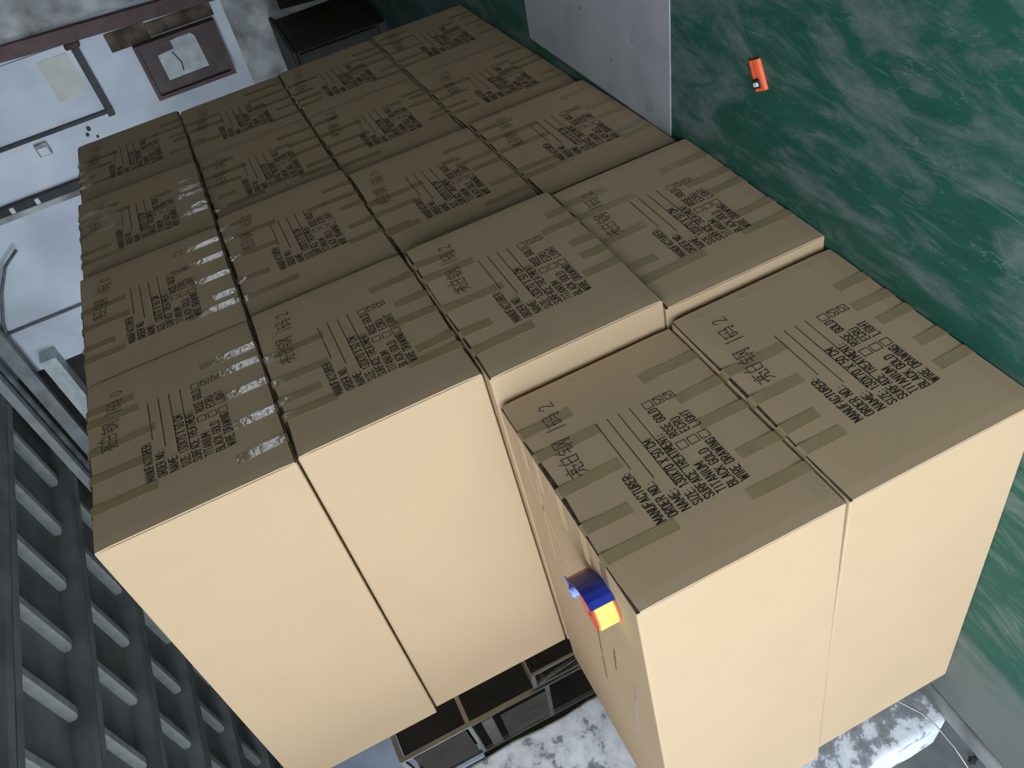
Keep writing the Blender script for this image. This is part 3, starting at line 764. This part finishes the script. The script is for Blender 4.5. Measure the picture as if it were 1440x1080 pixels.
# crushed orange plastic piece
og = tag(empty('orange_plastic_piece', (0.257, -0.384, 0.0), math.radians(-67)), 'small broken orange plastic piece with a white insert on the green floor', 'plastic piece')
bm = bmesh.new()
sec = [(-0.026, 0.0), (-0.024, 0.010), (-0.010, 0.014), (0.0, 0.009), (0.010, 0.014), (0.024, 0.010), (0.026, 0.0)]
a = [bm.verts.new((-0.042, y, z)) for y, z in sec]; b = [bm.verts.new((0.042, y * 0.9, z)) for y, z in sec]
for i in range(len(sec)): bm.faces.new((a[i], a[(i + 1) % len(sec)], b[(i + 1) % len(sec)], b[i]))
bm.faces.new(a[::-1]); bm.faces.new(b)
obj('casing', bm, 'orange', og)
bm = bmesh.new(); add_box(bm, -0.034, -0.008, -0.016, 0.016, 0.010, 0.0165, 0.002); obj('slot', bm, 'black', og)
bm = bmesh.new(); add_box(bm, -0.028, -0.016, -0.011, 0.011, 0.0166, 0.0195, 0.002); obj('insert', bm, 'white_plastic', og)

# wire hanging out behind the near stack
bm = bmesh.new()
add_tube(bm, [(-0.60, 1.44, 0.19), (-0.67, 1.45, 0.15), (-0.735, 1.47, 0.105), (-0.78, 1.50, 0.085), (-0.84, 1.56, 0.06), (-0.885, 1.66, 0.03), (-0.90, 1.80, 0.004), (-0.88, 2.0, 0.004)], 0.0028, 7)
for v in bm.verts: v.co -= Vector((-0.9, 1.8, 0))
tag(obj('loose_wire', bm, 'wire', None, (-0.9, 1.8, 0), smooth=True), 'loose steel wire curving down past the whitewashed pillar to the floor', 'wire')
# black crate behind the pillar
cr = tag(empty('black_crate', (-0.20, 2.55, -0.006), math.radians(8)), 'black plastic crate on the dark floor behind the whitewashed pillar', 'crate')
bm = bmesh.new(); add_box(bm, -0.32, 0.32, -0.22, 0.22, 0.0, 0.015); obj('base', bm, 'black', cr)
for (x0, x1, y0, y1) in ((-0.32, 0.32, -0.22, -0.205), (-0.32, 0.32, 0.205, 0.22), (-0.32, -0.305, -0.205, 0.205), (0.305, 0.32, -0.205, 0.205)):
    bm = bmesh.new(); add_box(bm, x0, x1, y0, y1, 0.015, 0.30, 0.003); obj('side', bm, 'black', cr)
bm = bmesh.new(); add_box(bm, -0.33, 0.33, -0.23, -0.205, 0.28, 0.305, 0.004); obj('rim', bm, 'black', cr)
bl = tag(empty('floor_bolt', tuple(BW(-1.02, 1.56, -0.006))), 'black anchor bolt sticking out of the floor beside the kerb strip', 'bolt')
bm = bmesh.new(); add_tube(bm, [(0, 0, 0), (0, 0, 0.03)], 0.009, 8); obj('shank', bm, 'black', bl)
bm = bmesh.new(); add_tube(bm, [(0, 0, 0.012), (0, 0, 0.02)], 0.015, 6); obj('nut', bm, 'black', bl)

# ================================================================== steel furniture behind the cartons
# tall display cabinet: stainless frame, dark front panel, open side
A1 = math.radians(-17)
fc = tag(empty('steel_cabinet', (0.57, 2.5, -0.006), A1), 'tall dark brown cabinet with stainless steel frame behind the cartons', 'cabinet')
ST = 0.022
def sbar(parent, p, q, w=ST, name='frame_bar', mat='steel'):
    bm = bmesh.new(); add_bar(bm, p, q, w, w, up=(1, 0, 0) if abs(q[2] - p[2]) > 0.1 else (0, 0, 1)); return obj(name, bm, mat, parent)
CH = 1.89; CD = 0.75; CW = 0.9
for x in (0, CW):
    for y in (0, CD):
        sbar(fc, (x, y, 0), (x, y, CH), name='post')
for z in (CH - ST / 2, 1.52, 1.09, 0.06):
    for x in (0, CW): sbar(fc, (x, 0.012, z), (x, CD - 0.012, z), name='side_rail')
    for y in (0, CD): sbar(fc, (0.012, y, z), (CW - 0.012, y, z), name='cross_rail')
bm = bmesh.new(); add_box(bm, 0.013, CW - 0.013, -0.010, 0.012, 0.075, CH - 0.03, 0.004); obj('front_panel', bm, 'darkbrown', fc)
bm = bmesh.new(); add_box(bm, 0.012, CW - 0.012, 0.55, 0.565, 1.53, CH - 0.03); obj('divider', bm, 'midbrown', fc)
bm = bmesh.new(); add_box(bm, -0.004, 0.008, 0.06, 0.70, 1.545, CH - 0.06); obj('side_panel', bm, 'midbrown', fc)
bm = bmesh.new(); add_box(bm, -0.004, 0.008, 0.12, 0.72, 1.10, 1.36); obj('side_panel', bm, 'midbrown', fc)
bm = bmesh.new(); add_box(bm, -0.012, 0.010, 0.03, 0.70, 1.40, 1.46); obj('flat_rail', bm, 'steel', fc)
bm = bmesh.new(); add_box(bm, 0.012, CW - 0.012, 0.012, CD - 0.012, 1.085, 1.10); obj('shelf', bm, 'midbrown', fc)
# lower unit with black glass
gu = tag(empty('glass_unit', (0.47, 2.18, -0.006), math.radians(-17)), 'low steel stand with a black glass panel in front of the tall cabinet', 'stand')
GW, GH = 0.50, 1.16
for x in (0, GW):
    for y in (0, 0.24): sbar(gu, (x, y, 0), (x, y, GH), name='post')
for z in (GH - 0.011, 0.87, 0.1):
    for y in (0, 0.24): sbar(gu, (0.011, y, z), (GW - 0.011, y, z), name='cross_rail')
    for x in (0, GW): sbar(gu, (x, 0.011, z), (x, 0.229, z), name='side_rail')
bm = bmesh.new(); add_box(bm, 0.012, GW - 0.012, -0.012, 0.0, 0.885, GH - 0.025, 0.006); g_ = obj('glass_panel', bm, 'glass', gu)
bm = bmesh.new()
for (x0, x1, z0, z1) in ((0.0, GW, 0.868, 0.886), (0.0, GW, GH - 0.026, GH - 0.008), (0.0, 0.016, 0.886, GH - 0.026), (GW - 0.016, GW, 0.886, GH - 0.026)):
    add_box(bm, x0, x1, -0.018, -0.012, z0, z1)
obj('panel_frame', bm, 'darkbrown', g_)
sbar(gu, (0.0, 0.24, GH - 0.02), (0.0, 0.0, 0.70), 0.014, 'brace')
# brown sheets and pale sheet behind
ps = tag(empty('brown_sheets', (0.55, 3.7, -0.006), math.radians(-10)), 'large dark brown sheet standing behind the steel cabinet', 'sheet')
bm = bmesh.new(); add_box(bm, -0.3, 1.9, 0, 0.03, 0, 1.55, 0.004); obj('sheet', bm, 'midbrown', ps)
bm = bmesh.new(); add_box(bm, 0.35, 0.40, -0.02, -0.001, 0, 1.55, 0.004); obj('batten', bm, 'darkbrown', ps)
tw = tag(empty('pale_partition', (1.2, 4.9, -0.006), math.radians(-5)), 'pale blue-grey panel partition far behind the steel cabinet', 'partition')
for i in range(4):
    bm = bmesh.new(); add_box(bm, -1.6 + i * 1.0, -0.61 + i * 1.0, 0, 0.05, 0.0, 2.7, 0.005); obj('panel', bm, 'tarp', tw)
